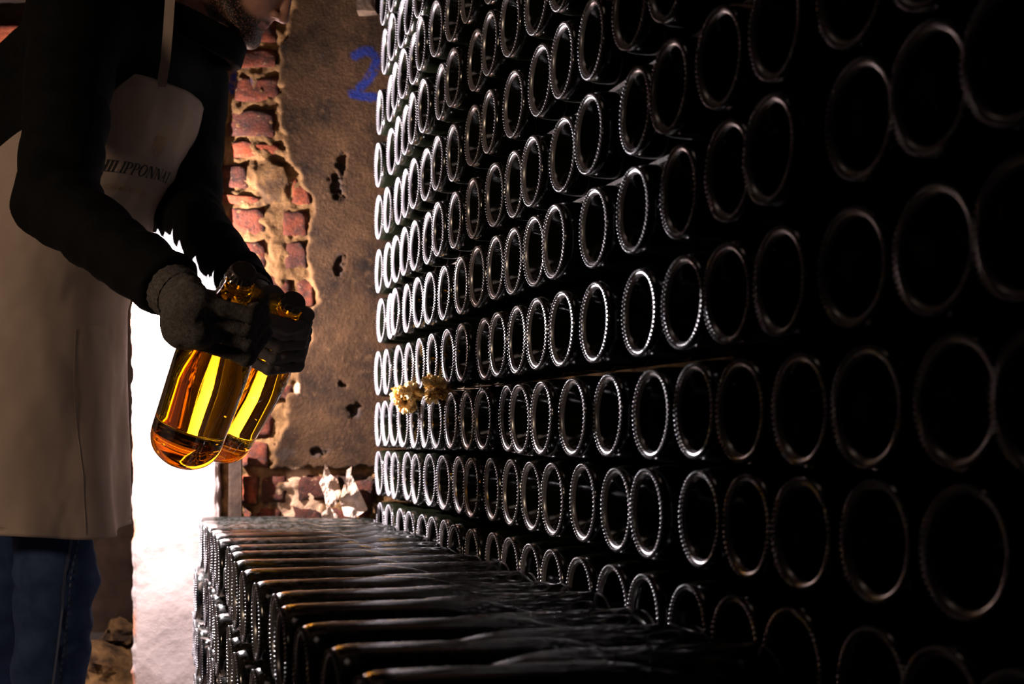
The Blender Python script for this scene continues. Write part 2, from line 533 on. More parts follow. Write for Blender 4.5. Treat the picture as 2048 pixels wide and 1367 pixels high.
# wall over the dark passage, and the passage beyond
def lintel(u, v):
    n1 = fbm(np.stack([u * 7, v * 7, u * 0], -1), 5)
    return np.stack([u, 3.45 + 0.03 * n1, v], -1)
me, u, v = grid_mesh('wall_left', np.arange(-2.4, -0.80, 0.02), np.arange(1.30, 2.4, 0.02), lintel)
for nme in ('plaster', 'pale', 'blue', 'dark_spots'):
    set_attr(me, nme, np.zeros_like(u) if nme != 'dark_spots' else sstep(0.05, 0.3, fbm(np.stack([u * 5, v * 5, u * 0 + 3], -1), 3)))
wl = tag(link('wall_left', me, M['wall']), 'rough brick and plaster wall above the dark passage', None, None, 'structure')
for i in range(14):
    x0 = -1.62 + (i % 4) * 0.215 + 0.1 * ((i // 4) % 2)
    z0 = 1.42 + (i // 4) * 0.075
    link('brick', rough_box(x0, x0 + 0.2, 3.415, 3.46, z0, z0 + 0.062, i + 60, 0.005), M['brick'][i % 3], wl)
me, u, v = grid_mesh('wall_far', np.arange(-4, -0.2, 0.05), np.arange(0, 2.4, 0.05),
                     lambda u, v: np.stack([u, 5.2 + 0.05 * fbm(np.stack([u * 4, v * 4, u * 0], -1), 4), v], -1))
tag(link('wall_far', me, M['dark_wall']), 'dim brown end wall of the passage behind the man', None, None, 'structure')
me, u, v = grid_mesh('ceiling', np.arange(-3, 2.5, 0.1), np.arange(-1, 5.3, 0.1),
                     lambda u, v: np.stack([u, v, 2.35 + 0.03 * fbm(np.stack([u * 3, v * 3, u * 0], -1), 3)], -1))
tag(link('ceiling', me, M['dark_wall']), 'dark cellar ceiling', None, None, 'structure')

# ------------------------------------------------------------------ bottles
BR, BL = 0.0530, 0.375
PROFILE = [(0.0, .046), (.010, .0455), (.019, .042), (.027, .035), (.033, .025), (.0375, .014), (.0405, .006), (.0430, .0016), (.0458, 0.0), (.0485, .0014),
           (.0510, .0055), (.0524, .012), (.0530, .024), (.0530, .10), (.0530, .185), (.0520, .208), (.0490, .230), (.0440, .252), (.0375, .274), (.0310, .294),
           (.0252, .312), (.0208, .329), (.0183, .345), (.0172, .356), (.0186, .3575), (.0186, .3635), (.0164, .3645), (.0160, .374), (.0, .375)]
def bottle_mesh(name, seg=56):
    V, Fc = lathe(PROFILE, seg)
    me = mesh(name, V, Fc)
    b2 = bmesh.new(); b2.from_mesh(me)
    bmesh.ops.remove_doubles(b2, verts=b2.verts, dist=1e-5)
    bmesh.ops.recalc_face_normals(b2, faces=b2.faces)
    b2.to_mesh(me); b2.free()
    return me
def knurl_mesh(name, count=56):
    V, Fc = [], []
    for k in range(count):
        a = 2 * math.pi * k / count
        er = Vector((math.cos(a), math.sin(a), 0)); et = Vector((-math.sin(a + .0), math.cos(a), 0)); ez = Vector((0, 0, 1))
        er = (er + 0.35 * et).normalized()
        c = Vector((math.cos(a), math.sin(a), 0)) * 0.0474 + ez * 0.0002
        i0 = len(V)
        ns, nr = 6, 3
        V.append(c - ez * 0.0026)
        for j in range(1, nr):
            t = math.pi * j / nr
            for s in range(ns):
                p = 2 * math.pi * s / ns
                V.append(c + er * (0.0028 * math.sin(t) * math.cos(p)) + et * (0.0020 * math.sin(t) * math.sin(p)) - ez * (0.0026 * math.cos(t)))
        V.append(c + ez * 0.0026)
        for s in range(ns):
            s2 = (s + 1) % ns
            Fc.append((i0, i0 + 1 + s2, i0 + 1 + s))
            Fc.append((i0 + 1 + s, i0 + 1 + s2, i0 + 1 + ns + s2, i0 + 1 + ns + s))
            Fc.append((i0 + 1 + 2 * ns, i0 + 1 + ns + s, i0 + 1 + ns + s2))
    prof = [(.0412, .0040), (.0430, .0012), (.0452, -.0004), (.0470, .0004)]
    W, G = lathe(prof, 56)
    k0 = len(V)
    V += W; Fc += [tuple(k0 + i for i in g) for g in G]
    return mesh(name, V, Fc)
def cap_mesh(name):
    seg = 63
    prof = [(0.0, .3792), (.0150, .3790), (.0166, .3775), (.0172, .3745), (.0180, .3705), (.0190, .3680), (.0180, .3680), (.0165, .3730)]
    def mod(k, i, r, z):
        return r + (0.0011 if k % 3 == 0 else -0.0004) * (1 if 3 <= i <= 6 else 0)
    V, Fc = lathe(prof, seg, mod=mod)
    return mesh(name, V, Fc)
ME_BODY = bottle_mesh('bottle_body'); ME_BODY.materials.append(M['glass'])
ME_DUST = bottle_mesh('bottle_body_dusty'); ME_DUST.materials.append(M['dusty'])
ME_KN = knurl_mesh('base_ring'); ME_KN.materials.append(M['rim'])
ME_CAP = cap_mesh('crown_cap'); ME_CAP.materials.append(M['crown'])
for mm in (ME_BODY, ME_DUST, ME_KN):
    mm.polygons.foreach_set('use_smooth', [True] * len(mm.polygons))

def place_bottle(base, axis, label, group, body=None, cap=False, roll=None, name='champagne_bottle', ring=True):
    """base = centre of the foot, axis points from the foot to the neck"""
    o = empty(name, base)
    R = frame(axis) @ Matrix.Rotation(rnd.random() * 6.283 if roll is None else roll, 3, 'Z')
    o.rotation_euler = R.to_euler()
    tag(o, label, 'bottle', group)
    link('bottle_body', body or ME_BODY, None, o, False)
    if ring:
        link('base_ring', ME_KN, None, o, False)
    if cap:
        link('crown_cap', ME_CAP, None, o, False)
    return o

WORD = ['zeroth', 'first', 'second', 'third', 'fourth', 'fifth', 'sixth', 'seventh', 'eighth', 'ninth', 'tenth', 'eleventh', 'twelfth', 'thirteenth', 'fourteenth',
        'fifteenth', 'sixteenth', 'seventeenth', 'eighteenth', 'nineteenth', 'twentieth', 'twenty-first', 'twenty-second', 'twenty-third']

# face of the tall stack: pixel column -> distance, from the spacing of the rows
ROW = 0.115
def wall_at(px):
    Z = F * ROW / (-1.89916391e-05 * px * px + 0.235967178 * px - 65.9966576)
    return np.array([(px - 1024) * Z / F, Z])
_s = np.arange(735, 2300, 3.0)
WALLP = np.array([wall_at(x) for x in _s])
ARC = np.concatenate([[0], np.cumsum(np.linalg.norm(np.diff(WALLP, axis=0), axis=1))])
def wall_arc(s):
    p = np.array([np.interp(s, ARC, WALLP[:, 0]), np.interp(s, ARC, WALLP[:, 1])])
    q = np.array([np.interp(s + .01, ARC, WALLP[:, 0]), np.interp(s + .01, ARC, WALLP[:, 1])])
    t = (q - p) / np.linalg.norm(q - p)          # towards the camera
    n = np.array([-t[1], t[0]])                  # into the stack (right)
    return p, t, n

ROWS = {
0:"759 775 800 822 842 862 888 913 947 985 1021 1062 1104 1156 1225 1290 1380 1472 1584 1737 1879 2044",
1:"759 775 793 812 834 858 884 914 945.5 978 1016 1058 1107 1164 1231 1297 1397 1488 1599 1749 1927",
2:"760 774 790 808 827 849 874.6 902 933 969 1019.5 1041.5 1087 1144 1212 1297 1384 1480 1602 1735 1915 2085",
3:"759 776.6 795.6 814 837 864 894 926.5 969 993 1030.5 1073 1126 1193.6 1277 1357 1453 1563 1696 1874 2045",
4:"759 778 793 814 835 857 884 917 956.5 986 1027.5 1065 1112 1182 1259 1351 1450 1536 1718 1854 2030",
5:"757 774 794 808 828 852.6 877.5 908 949 986 1025 1066 1119 1182 1264 1343 1439 1551 1692 1850 2040",
6:"759 776.6 794 810 826 852 877 906 946 981 1022 1078 1126 1179 1263 1337",
7:"758 784 798 816 826 850 877.5 901 952 978 1024 1070 1120",
8:"760 782 791 806 826 841 875 901.6 934.6 978",
9:"769 787 801 816 837",
10:"767 783"}
ROW_H = [-.203, -.087, .0225, .137, .2555, .370, .489, .607, .724, .845, .957]
ROW_NAME = ['half-hidden lowest row', 'first full row', 'second full row', 'third full row', 'fourth full row', 'fifth full row', 'sixth full row',
            'seventh full row', 'eighth full row', 'ninth full row', 'topmost row']
MIN = 0.1075
for r, s in ROWS.items():
    prev = None
    xs = [float(a) for a in s.split()]
    for i, x in enumerate(xs):
        p = wall_at(x)
        sA = np.interp(x, _s, ARC)
        _, t, n = wall_arc(sA)
        # a bottle that crowds its neighbour is drawn out of the stack a little
        if prev is not None:
            d = (p - prev) @ t
            if d < MIN:
                # slide towards the camera along the ray until it clears
                k = 1 - (MIN - d) / max(1e-6, -(p @ t))
                p = p * max(k, 0.93)
                d = (p - prev) @ t
                if d < MIN:
                    p = p + t * (MIN - d)
        prev = p.copy()
        tilt = Vector((rnd.uniform(-.03, .03), rnd.uniform(-.03, .03), rnd.uniform(-.02, .02)))
        axis = Vector((n[0], n[1], 0)) + tilt
        p = p + n * rnd.uniform(-.004, .004)
        h = CAM_H + ROW_H[r] + rnd.uniform(-.0015, .0015)
        lab = 'dark bottle in the %s of the tall stack, %s from back wall' % (ROW_NAME[r], WORD[i + 1])
        place_bottle((p[0], p[1], h), axis, lab, 'bottles laid in the tall stack')

# wooden laths between the layers of the tall stack
def bar_mesh(pts, wd, th):
    """flat bar through horizontal points; pts = [(x, y, z)], wd = width along normal"""
    V, Fc = [], []
    for i, p in enumerate(pts):
        a = np.array(pts[max(i - 1, 0)][:2]); b_ = np.array(pts[min(i + 1, len(pts) - 1)][:2])
        t = (b_ - a) / np.linalg.norm(b_ - a); n = np.array([-t[1], t[0]])
        for dn, dz in ((0, -th / 2), (wd, -th / 2), (wd, th / 2), (0, th / 2)):
            V.append((p[0] + n[0] * dn, p[1] + n[1] * dn, p[2] + dz))
    for i in range(len(pts) - 1):
        for k in range(4):
            k2 = (k + 1) % 4
            Fc.append((i * 4 + k, i * 4 + k2, i * 4 + 4 + k2, i * 4 + 4 + k))
    Fc.append((3, 2, 1, 0)); e = (len(pts) - 1) * 4
    Fc.append((e, e + 1, e + 2, e + 3))
    return mesh('lath', V, Fc)
LATHS = [(2, 0.02, 1.95, 0.060, 'long pale lath running above the second full row of bottles'),
         (4, 0.15, 1.9, 0.034, 'thin dark lath running above the fourth full row of bottles'),
         (5, 0.35, 2.1, 0.034, 'thin dark lath running above the fifth full row of bottles'),
         (6, 0.30, 1.7, 0.036, 'thin dark lath running above the sixth full row of bottles'),
         (7, 0.10, 1.4, 0.036, 'thin dark lath running above the seventh full row of bottles')]
for r, s0, s1, off, lab in LATHS:
    z = CAM_H + (ROW_H[r] + ROW_H[r + 1]) / 2
    pts = []
    for s in np.linspace(s0, s1, 24):
        p, t, n = wall_arc(s)
        pts.append((p[0] + n[0] * off, p[1] + n[1] * off, z))
    tag(link('lath', bar_mesh(pts, 0.03, 0.0055), M['wood'] if r == 2 else M['dark_wood'], None, False), lab, 'lath', 'laths between the bottle layers')

# low stack: bottles laid head to tail
LOW_H = CAM_H - 0.238
SPC = 0.144
FACE = 0.390
nA = 16
for i in range(nA):
    p, t, n = wall_arc(0.06 + i * SPC)
    b_ = p - n * (FACE + rnd.uniform(-.006, .006)) + t * rnd.uniform(-.006, .006)
    ax = Vector((n[0], n[1], rnd.uniform(-.012, .004)))
    place_bottle((b_[0], b_[1], LOW_H + rnd.uniform(-.002, .002)), ax,
                 'dusty bottle atop the low stack, foot towards aisle, %s from back wall' % WORD[i + 1], 'top bottles of the low stack', ME_DUST, True, name='champagne_bottle')
    if i < nA - 1:
        p, t, n = wall_arc(0.06 + (i + .5) * SPC)
        b_ = p - n * (0.004 + rnd.uniform(0, .005)) + t * rnd.uniform(-.003, .003)
        ax = Vector((-n[0], -n[1], rnd.uniform(-.01, .01)))
        place_bottle((b_[0], b_[1], LOW_H - 0.004 + rnd.uniform(-.002, .002)), ax,
                     'dusty bottle atop the low stack, foot towards tall stack, %s from back wall' % WORD[i + 1], 'top bottles of the low stack', ME_DUST, True, name='champagne_bottle')
LAYER = ['second', 'third', 'fourth', 'bottom']
for L in range(4):
    for i in range(13 - 2 * L if L else 14):
        p, t, n = wall_arc(0.02 + (0.5 * ((L + 1) % 2)) * SPC + i * SPC)
        b_ = p - n * (FACE + 0.012 + rnd.uniform(-.008, .008)) + t * rnd.uniform(-.006, .006)
        ax = Vector((n[0], n[1], 0))
        place_bottle((b_[0], b_[1], LOW_H - 0.1075 * (L + 1) + rnd.uniform(-.0015, .0015)), ax,
                     'dark bottle in the %s layer of the low stack, %s from back wall' % (LAYER[L], WORD[i + 1]), 'lower bottles of the low stack', ME_DUST)

# ------------------------------------------------------------------ the man
man = empty('person', (-0.86, 2.58, 0.0))
tag(man, 'man in black jacket, beige apron and blue jeans holding two bottles', 'person')
def mpart(name, me, mat, parent=None):
    o = link(name, me, mat, parent or man)
    if parent is None:
        o.matrix_parent_inverse = Matrix.Translation(-man.location)
    return o

SH_R, EL_R, WR_R = np.array((-.735, 2.400, 1.425)), np.array((-.696, 2.170, 1.073)), np.array((-.473, 1.980, .9205))
SH_L, EL_L, WR_L = np.array((-.625, 2.750, 1.400)), np.array((-.598, 2.620, 1.126)), np.array((-.4275, 2.320, .951))
HIP_R, KN_R, AN_R = np.array((-.850, 2.53, .88)), np.array((-.805, 2.51, .47)), np.array((-.83, 2.51, .09))
HIP_L, KN_L, AN_L = np.array((-.89, 2.67, .88)), np.array((-.965, 2.70, .47)), np.array((-1.03, 2.72, .09))

# torso centre line by height: x centre, x half-depth, y centre, y half-width
TH = [0.50, 0.60, 0.80, 0.95, 1.05, 1.18, 1.30, 1.40, 1.47, 1.52]
TCX = [-.862, -.862, -.866, -.862, -.835, -.795, -.768, -.750, -.715, -.69]
TA = [.112, .114, .126, .134, .140, .154, .161, .160, .115, .06]
TCY = [2.58] * 10
TB = [.160, .160, .165, .165, .155, .165, .190, .190, .150, .07]
def torso(p, grow=0.0):
    h = p[..., 2]
    a = np.interp(h, TH, TA) + grow; b = np.interp(h, TH, TB) + grow
    q = np.hypot((p[..., 0] - np.interp(h, TH, TCX)) / a, (p[..., 1] - 2.58) / b)
    d = (q - 1) * np.minimum(a, b) * 0.9
    return d

# head: own axes x forward, z up
HS, HP = 0.88, math.radians(38)
HC = np.array((-.479, 2.60, 1.556))
def to_head(p):
    q = p - HC
    c, s = math.cos(HP), math.sin(HP)
    yaw = math.radians(8)
    x = q[..., 0] * math.cos(yaw) - q[..., 1] * math.sin(yaw); y = q[..., 0] * math.sin(yaw) + q[..., 1] * math.cos(yaw)
    z = q[..., 2]
    return np.stack([c * x - s * z, y, s * x + c * z], -1) / HS
def from_head(v):
    v = np.array(v, float) * HS
    c, s = math.cos(HP), math.sin(HP)
    x, z, y = c * v[0] + s * v[2], -s * v[0] + c * v[2], v[1]
    yaw = math.radians(8)
    return HC + np.array((x * math.cos(yaw) + y * math.sin(yaw), -x * math.sin(yaw) + y * math.cos(yaw), z))
def head_sdf(p):
    q = to_head(p)
    qs = q.copy(); qs[..., 1] = np.abs(qs[..., 1])
    d = sd_ell(q, (-.012, 0, .045), (.098, .077, .088))
    d = smin(d, sd_ell(q, (.030, 0, -.030), (.064, .060, .080)), .03)
    d = smin(d, sd_cone(qs, (.0, .052, -.060), (.070, .020, -.100), .022, .020), .025)      # jaw
    d = smin(d, sd_ell(q, (.076, 0, -.104), (.022, .024, .018)), .018)                      # chin
    d = smin(d, sd_cone(qs, (.080, .010, .034), (.078, .040, .030), .012, .010), .012)      # brow
    d = smin(d, sd_cone(qs, (.058, .040, -.012), (.030, .058, -.006), .018, .014), .02)     # cheek bone
    d = smax(d, -sd_ell(qs, (.094, .031, .014), (.016, .017, .011)), .012)                  # eye socket
    d = smin(d, sd_ell(qs, (.072, .031, .013), (.013, .013, .012)), .003)                   # eye
    d = smin(d, sd_cone(q, (.090, 0, .022), (.112, 0, -.024), .008, .0095), .010)           # nose bridge
    d = smin(d, sd_ell(q, (.111, 0, -.028), (.0125, .011, .0095)), .006)
    d = smin(d, sd_ell(qs, (.098, .012, -.031), (.011, .007, .008)), .005)
    d = smax(d, -sd_ell(qs, (.104, .0065, -.0395), (.006, .0035, .004)), .003)              # nostril
    d = smin(d, sd_cone(qs, (.090, 0, -.058), (.080, .023, -.061), .0072, .004), .006)      # upper lip
    d = smin(d, sd_cone(qs, (.088, 0, -.071), (.079, .021, -.067), .0078, .004), .005)      # lower lip
    d = smax(d, -sd_cone(qs, (.099, 0, -.0645), (.086, .024, -.0645), .0022, .0016), .003)
    ear = np.maximum(sd_ell(qs, (-.012, .080, -.004), (.020, .010, .032)), -sd_ell(qs, (-.008, .090, -.002), (.011, .008, .020)))
    d = smin(d, ear, .005)
    d = smin(d, sd_cone(q, (-.030, 0, -.050), (-.110, 0, -.150), .056, .064), .03)          # neck
    return d * HS
lo = np.minimum.reduce([from_head(v) for v in [(x, y, z) for x in (-.15, .135) for y in (-.1, .1) for z in (-.18, .145)]])
hi = np.maximum.reduce([from_head(v) for v in [(x, y, z) for x in (-.15, .135) for y in (-.1, .1) for z in (-.18, .145)]])
hV, hF = surface_nets(head_sdf, lo, hi, 0.0031)
def body_sdf(p):
    d = torso(p, -0.030)
    d = smax(d, 0.80 - p[..., 2], .03)
    d = smin(d, sd_cone(p, (-.68, 2.59, 1.40), from_head((-.07, 0, -.10)), .066, .052), .04)
    for a, b_, c in ((SH_R, EL_R, WR_R), (SH_L, EL_L, WR_L)):
        d = smin(d, sd_cone(p, a, b_, .050, .042), .03)
        d = smin(d, sd_cone(p, b_, c, .042, .029), .02)
    for a, b_, c in ((HIP_R, KN_R, AN_R), (HIP_L, KN_L, AN_L)):
        d = smin(d, sd_cone(p, a, b_, .070, .052), .04)
        d = smin(d, sd_cone(p, b_, c, .052, .036), .02)
        d = smin(d, sd_cone(p, c + (0, 0, -.03), c + (.14, 0, -.05), .034, .026), .02)
    return d
bV, bF = surface_nets(body_sdf, (-1.06, 1.92, 0.0), (-.34, 2.86, 1.52), 0.012)
V = np.concatenate([bV, hV]); Fq = np.concatenate([bF, hF + len(bV)])
me = np_mesh('body', V, Fq)
q = to_head(V)
n3 = fbm(q * 60, 2)
bd = sstep(-.012, -.034, q[:, 2] - 0.32 * (q[:, 0] - .03) * 0 + .012 * n3) * sstep(-.035, -.005, q[:, 0] + .01 * n3) * (q[:, 2] > -.135)
side = sstep(.040, .060, np.abs(q[:, 1])) * sstep(.02, -.02, q[:, 2])
lipm = sstep(.010, .006, np.hypot(q[:, 2] + .0645, (q[:, 0] - .092) * 0.7)) * (np.abs(q[:, 1]) < .022)
cheek = sstep(.024, .040, np.hypot((q[:, 0] - .066) / 1.0, (q[:, 2] + .030) / 1.0))
nosem = sstep(.028, .038, np.hypot(q[:, 0] - .110, q[:, 2] + .022))
bd = bd * (1 - lipm) * cheek * nosem
near_head = np.arange(len(V)) >= len(bV)
set_attr(me, 'beard', np.where(near_head, bd, 0)); set_attr(me, 'lips', np.where(near_head, lipm, 0))
mpart('body', me, M['skin'])

# hair: a shell over the skull
def hair_sdf(p):
    q = to_head(p)
    d = sd_ell(q, (-.016, 0, .050), (.105, .084, .094))
    d = np.maximum(d, (q[..., 0] - .052 - .5 * (q[..., 2] - .06)))
    d = np.maximum(d, -(q[..., 2] + .035 + 0.9 * np.clip(q[..., 0], -.2, .05)))
    return (d + .004 * fbm(q * 90, 2)) * HS
hV2, hF2 = surface_nets(hair_sdf, lo - .01, hi + .01, 0.005)
mpart('hair', np_mesh('hair', hV2, hF2), M['hair'])

# jacket
def folds(p, k=26.0, amp=.006):
    return amp * fbm(p * np.array((k, k * .6, k * .6)), 3)
def arm_folds(p, a, b_, freq, amp):
    ab = b_ - a; L = np.linalg.norm(ab); u_ = ab / L
    t = (p - a) @ u_
    return amp * np.sin(t * freq + 3.5 * fbm(p * 14, 2)) * (0.6 + 0.4 * fbm(p * 9 + 3, 2))
def jacket_sdf(p):
    d = torso(p, 0.0)
    d = smax(d, 0.93 - p[..., 2], .02)
    d = smin(d, sd_cone(p, SH_R + (.0, .04, .0), SH_L + (0, -.04, .0), .082, .075), .06)
    d = smin(d, sd_cone(p, (-.82, 2.58, 1.36), (-.76, 2.58, 1.46), .105, .085), .06)
    for a, b_, c, rc in ((SH_R, EL_R, WR_R, .046), (SH_L, EL_L, WR_L, .043)):
        d = smin(d, sd_cone(p, a, b_, .076, .060), .035)
        d = smin(d, smax(sd_cone(p, b_, c, .058, rc), ((p - c) @ ((c - b_) / np.linalg.norm(c - b_))) + .004, .008), .025)
    return d
def jacket_folds(p):
    d = folds(p)
    for a, b_, fr, am in ((SH_R, EL_R, 70, .004), (EL_R, WR_R, 95, .0038), (SH_L, EL_L, 70, .004), (EL_L, WR_L, 95, .0038)):
        wt = sstep(.03, .0, np.abs(sd_cone(p, a, b_, .065, .055)))
        d = d + wt * arm_folds(p, a, b_, fr, am)
    return d
jV, jF = surface_nets(jacket_sdf, (-1.06, 1.90, .85), (-.34, 2.90, 1.56), 0.0078, jacket_folds, .02)
mpart('jacket', np_mesh('jacket', jV, jF), M['jacket'])
def collar_sdf(p):
    c = np.array((-.594, 2.595, 1.456))
    q = p - c
    ca, sa = math.cos(math.radians(24)), math.sin(math.radians(24))
    x, z = ca * q[..., 0] - sa * q[..., 2], sa * q[..., 0] + ca * q[..., 2]
    rad = np.hypot(x / 1.28, q[..., 1])
    d = np.hypot(np.maximum(np.abs(rad - .080 + .15 * z) - .004, 0), np.maximum(np.abs(z) - .019, 0)) - .007
    return d + .004 * fbm(p * 20, 2)
cV, cF = surface_nets(collar_sdf, (-.78, 2.45, 1.32), (-.44, 2.74, 1.54), 0.005)
mpart('collar', np_mesh('collar', cV, cF), M['jacket'])

# jeans and boots
def jeans_sdf(p):
    d = sd_ell(p, (-.84, 2.585, .90), (.10, .13, .13))
    for a, b_, c in ((HIP_R, KN_R, AN_R), (HIP_L, KN_L, AN_L)):
        d = smin(d, sd_cone(p, a, b_, .066, .070), .03)
        d = smin(d, sd_cone(p, b_, c, .070, .058), .02)
    return smax(d, .035 - p[..., 2], .01)
V, Fq = surface_nets(jeans_sdf, (-1.12, 2.36, .0), (-.62, 2.84, 1.06), 0.0085,
    lambda p: .006 * fbm(p * np.array((16, 16, 9)), 3) + .003 * np.sin(p[..., 2] * 75 + 4 * fbm(p * 12, 2)) * (p[..., 2] < .5), .02)
jeans = mpart('jeans', np_mesh('jeans', V, Fq), M['jeans'])
# double stitched side seam of the near leg, lying on the cloth
def seam_on(fn, pts, width, name, mat, parent, lift=.0015, dash=None):
    V, Fc = [], []
    pts = np.array(pts, float)
    n_ = len(pts)
    for i in range(n_):
        p = pts[i].copy()
        for _ in range(12):                       # drop onto the surface along -Y (towards the camera)
            p[1] += -fn(p[None])[0] * 0 + 0
            break
        V.append(p)
    return V
def drop_y(fn, x, z, y0, y1, steps=160):
    ys = np.linspace(y0, y1, steps)
    P_ = np.stack([np.full(steps, x), ys, np.full(steps, z)], -1)
    d = fn(P_)
    k = np.argmax(d < 0) if (d < 0).any() else steps - 1
    return ys[k]
def ribbon(fn, path, wd, name, mat, parent, lift=.0065, y0=2.2, y1=2.8, dashes=0):
    V, Fc = [], []
    for x, z in path:
        for dx in (-wd / 2, wd / 2):
            V.append((x + dx, drop_y(fn, x + dx, z, y0, y1) - lift, z))
    for i in range(len(path) - 1):
        if dashes and i % 2:
            continue
        Fc.append((2 * i, 2 * i + 1, 2 * i + 3, 2 * i + 2))
    o = link(name, mesh(name, V, Fc), mat, parent)
    return o
path = []
for t in np.linspace(0, 1, 60):
    py = 1040 + t * 420
    px = 136 - 50 * t + 4 * math.sin(t * 3)
    w_ = P(px, py, 2.43)
    path.append((w_.x, w_.z))
o = ribbon(jeans_sdf, path, .004, 'side_seam', M['seam'], man); o.matrix_parent_inverse = Matrix.Translation(-man.location)
path2 = [(x + .009, z) for x, z in path]
o = ribbon(jeans_sdf, path2, .0025, 'side_seam', M['seam'], man, dashes=1); o.matrix_parent_inverse = Matrix.Translation(-man.location)
for an in (AN_R, AN_L):
    def boot(p, an=an):
        d = sd_cone(p, an + (-.02, 0, -.045), an + (.15, 0, -.05), .045, .038)
        d = smin(d, sd_cone(p, an + (-.01, 0, -.03), an + (-.01, 0, .06), .05, .05), .02)
        return smax(d, -p[..., 2] + .002, .004)
    V, Fq = surface_nets(boot, an + (-.09, -.08, -.1), an + (.22, .08, .13), .008)
    mpart('boot', np_mesh('boot', V, Fq), M['jacket'])

# apron: cloth wrapped round the front, angle 0 = front (+X), positive towards the camera
AH = [0.545, 0.70, 0.80, 0.95, 1.05, 1.12, 1.18, 1.24, 1.29, 1.326]
NEAR = [150, 150, 150, 150, 148, 140, 128, 96, 74, 62]
FAR = [-120, -120, -120, -115, -95, -80, -68, -58, -50, -46]
def apron_pt(ang, h):
    """ang in degrees (array), h height (array)"""
    a = np.interp(h, TH, TA) + .020; b = np.interp(h, TH, TB) + .018
    flare = np.clip((0.95 - h) / 0.4, 0, 1)
    b = b + .014 * flare; a = a + .012 * flare
    r = np.radians(ang)
    cs, sn = np.cos(r), np.sin(r)
    # bib hangs flatter and a little away from the chest
    bib = np.clip((h - 1.08) / 0.2, 0, 1)
    sq = 1 - .22 * np.clip((1.0 - h) / .2, 0, 1)
    x = np.interp(h, TH, TCX) + a * np.sign(cs) * np.abs(cs) ** np.minimum(1 - .35 * bib, sq)
    y = 2.58 - b * np.sign(sn) * np.abs(sn) ** sq
    q = np.stack([x * 6, y * 6, h * 2.5], -1)
    f = .016 * fbm(q, 3) * (0.35 + flare) + .010 * np.sin(ang * .11 + 1.5 * np.sin(h * 7)) * flare
    f = f + .007 * fbm(np.stack([ang * .05, h * 9, h * 0], -1), 3)
    f = f + .016 * np.clip((1.0 - h) / .3, 0, 1) * np.clip(sn + .35, .1, 1)
    x = x + f * cs + .016 * bib; y = y - f * sn
    return np.stack([x, y, h + 0 * x], -1)
nv, nu = 150, 130
hs = np.linspace(AH[0], AH[-1], nv)
rowsP = []
for h in hs:
    ang = np.linspace(np.interp(h, AH, NEAR), np.interp(h, AH, FAR), nu)
    hh = np.full(nu, h)
    if h < .56:
        hh = hh - .006 * np.sin(ang * .05)
    rowsP.append(apron_pt(ang, hh))
Vv = np.concatenate(rowsP)
i = np.arange(nu * nv).reshape(nv, nu)
Fq = np.stack([i[:-1, :-1].ravel(), i[:-1, 1:].ravel(), i[1:, 1:].ravel(), i[1:, :-1].ravel()], 1)
apron = mpart('apron', np_mesh('apron', Vv, Fq), M['apron'])
sol = apron.modifiers.new('thickness', 'SOLIDIFY'); sol.thickness = .0022; sol.offset = 1

def strip(pts, width_dir, wd, name, mat, parent, th=.002):
    """flat strap through pts with thickness"""
    V, Fc = [], []
    n_ = len(pts)
    wdv = np.array(width_dir, float); wdv /= np.linalg.norm(wdv)
    for k, p in enumerate(pts):
        p = np.array(p, float)
        t = np.array(pts[min(k + 1, n_ - 1)], float) - np.array(pts[max(k - 1, 0)], float)
        nn = np.cross(t, wdv); nn /= np.linalg.norm(nn)
        for a, b_ in ((-1, -1), (1, -1), (1, 1), (-1, 1)):
            V.append(p + wdv * wd / 2 * a + nn * th / 2 * b_)
    for k in range(n_ - 1):
        for j in range(4):
            j2 = (j + 1) % 4
            Fc.append((4 * k + j, 4 * k + j2, 4 * k + 4 + j2, 4 * k + 4 + j))
    Fc.append((3, 2, 1, 0)); e = 4 * n_ - 4; Fc.append((e, e + 1, e + 2, e + 3))
    o = link(name, mesh(name, V, Fc), mat, parent, False)
    if parent is man:
        o.matrix_parent_inverse = Matrix.Translation(-man.location)
    else:
        o.matrix_parent_inverse = Matrix.Translation(-man.location)
    return o
st0 = apron_pt(np.array([43.]), np.array([1.315]))[0] + (.004, -.004, 0)
strip([st0, P(331, 120, 2.425), P(336, 60, 2.42), P(340, 0, 2.43), P(345, -60, 2.47), P(352, -95, 2.53)], (1, .25, 0), .0165, 'apron_strap', M['apron'], man)
st1 = apron_pt(np.array([-34.]), np.array([1.315]))[0] + (.004, 0, 0)
strip([st1, P(411, 180, 2.66), P(414, 140, 2.66), P(412, 95, 2.66)], (.5, .8, 0), .014, 'apron_strap', M['apron'], man)

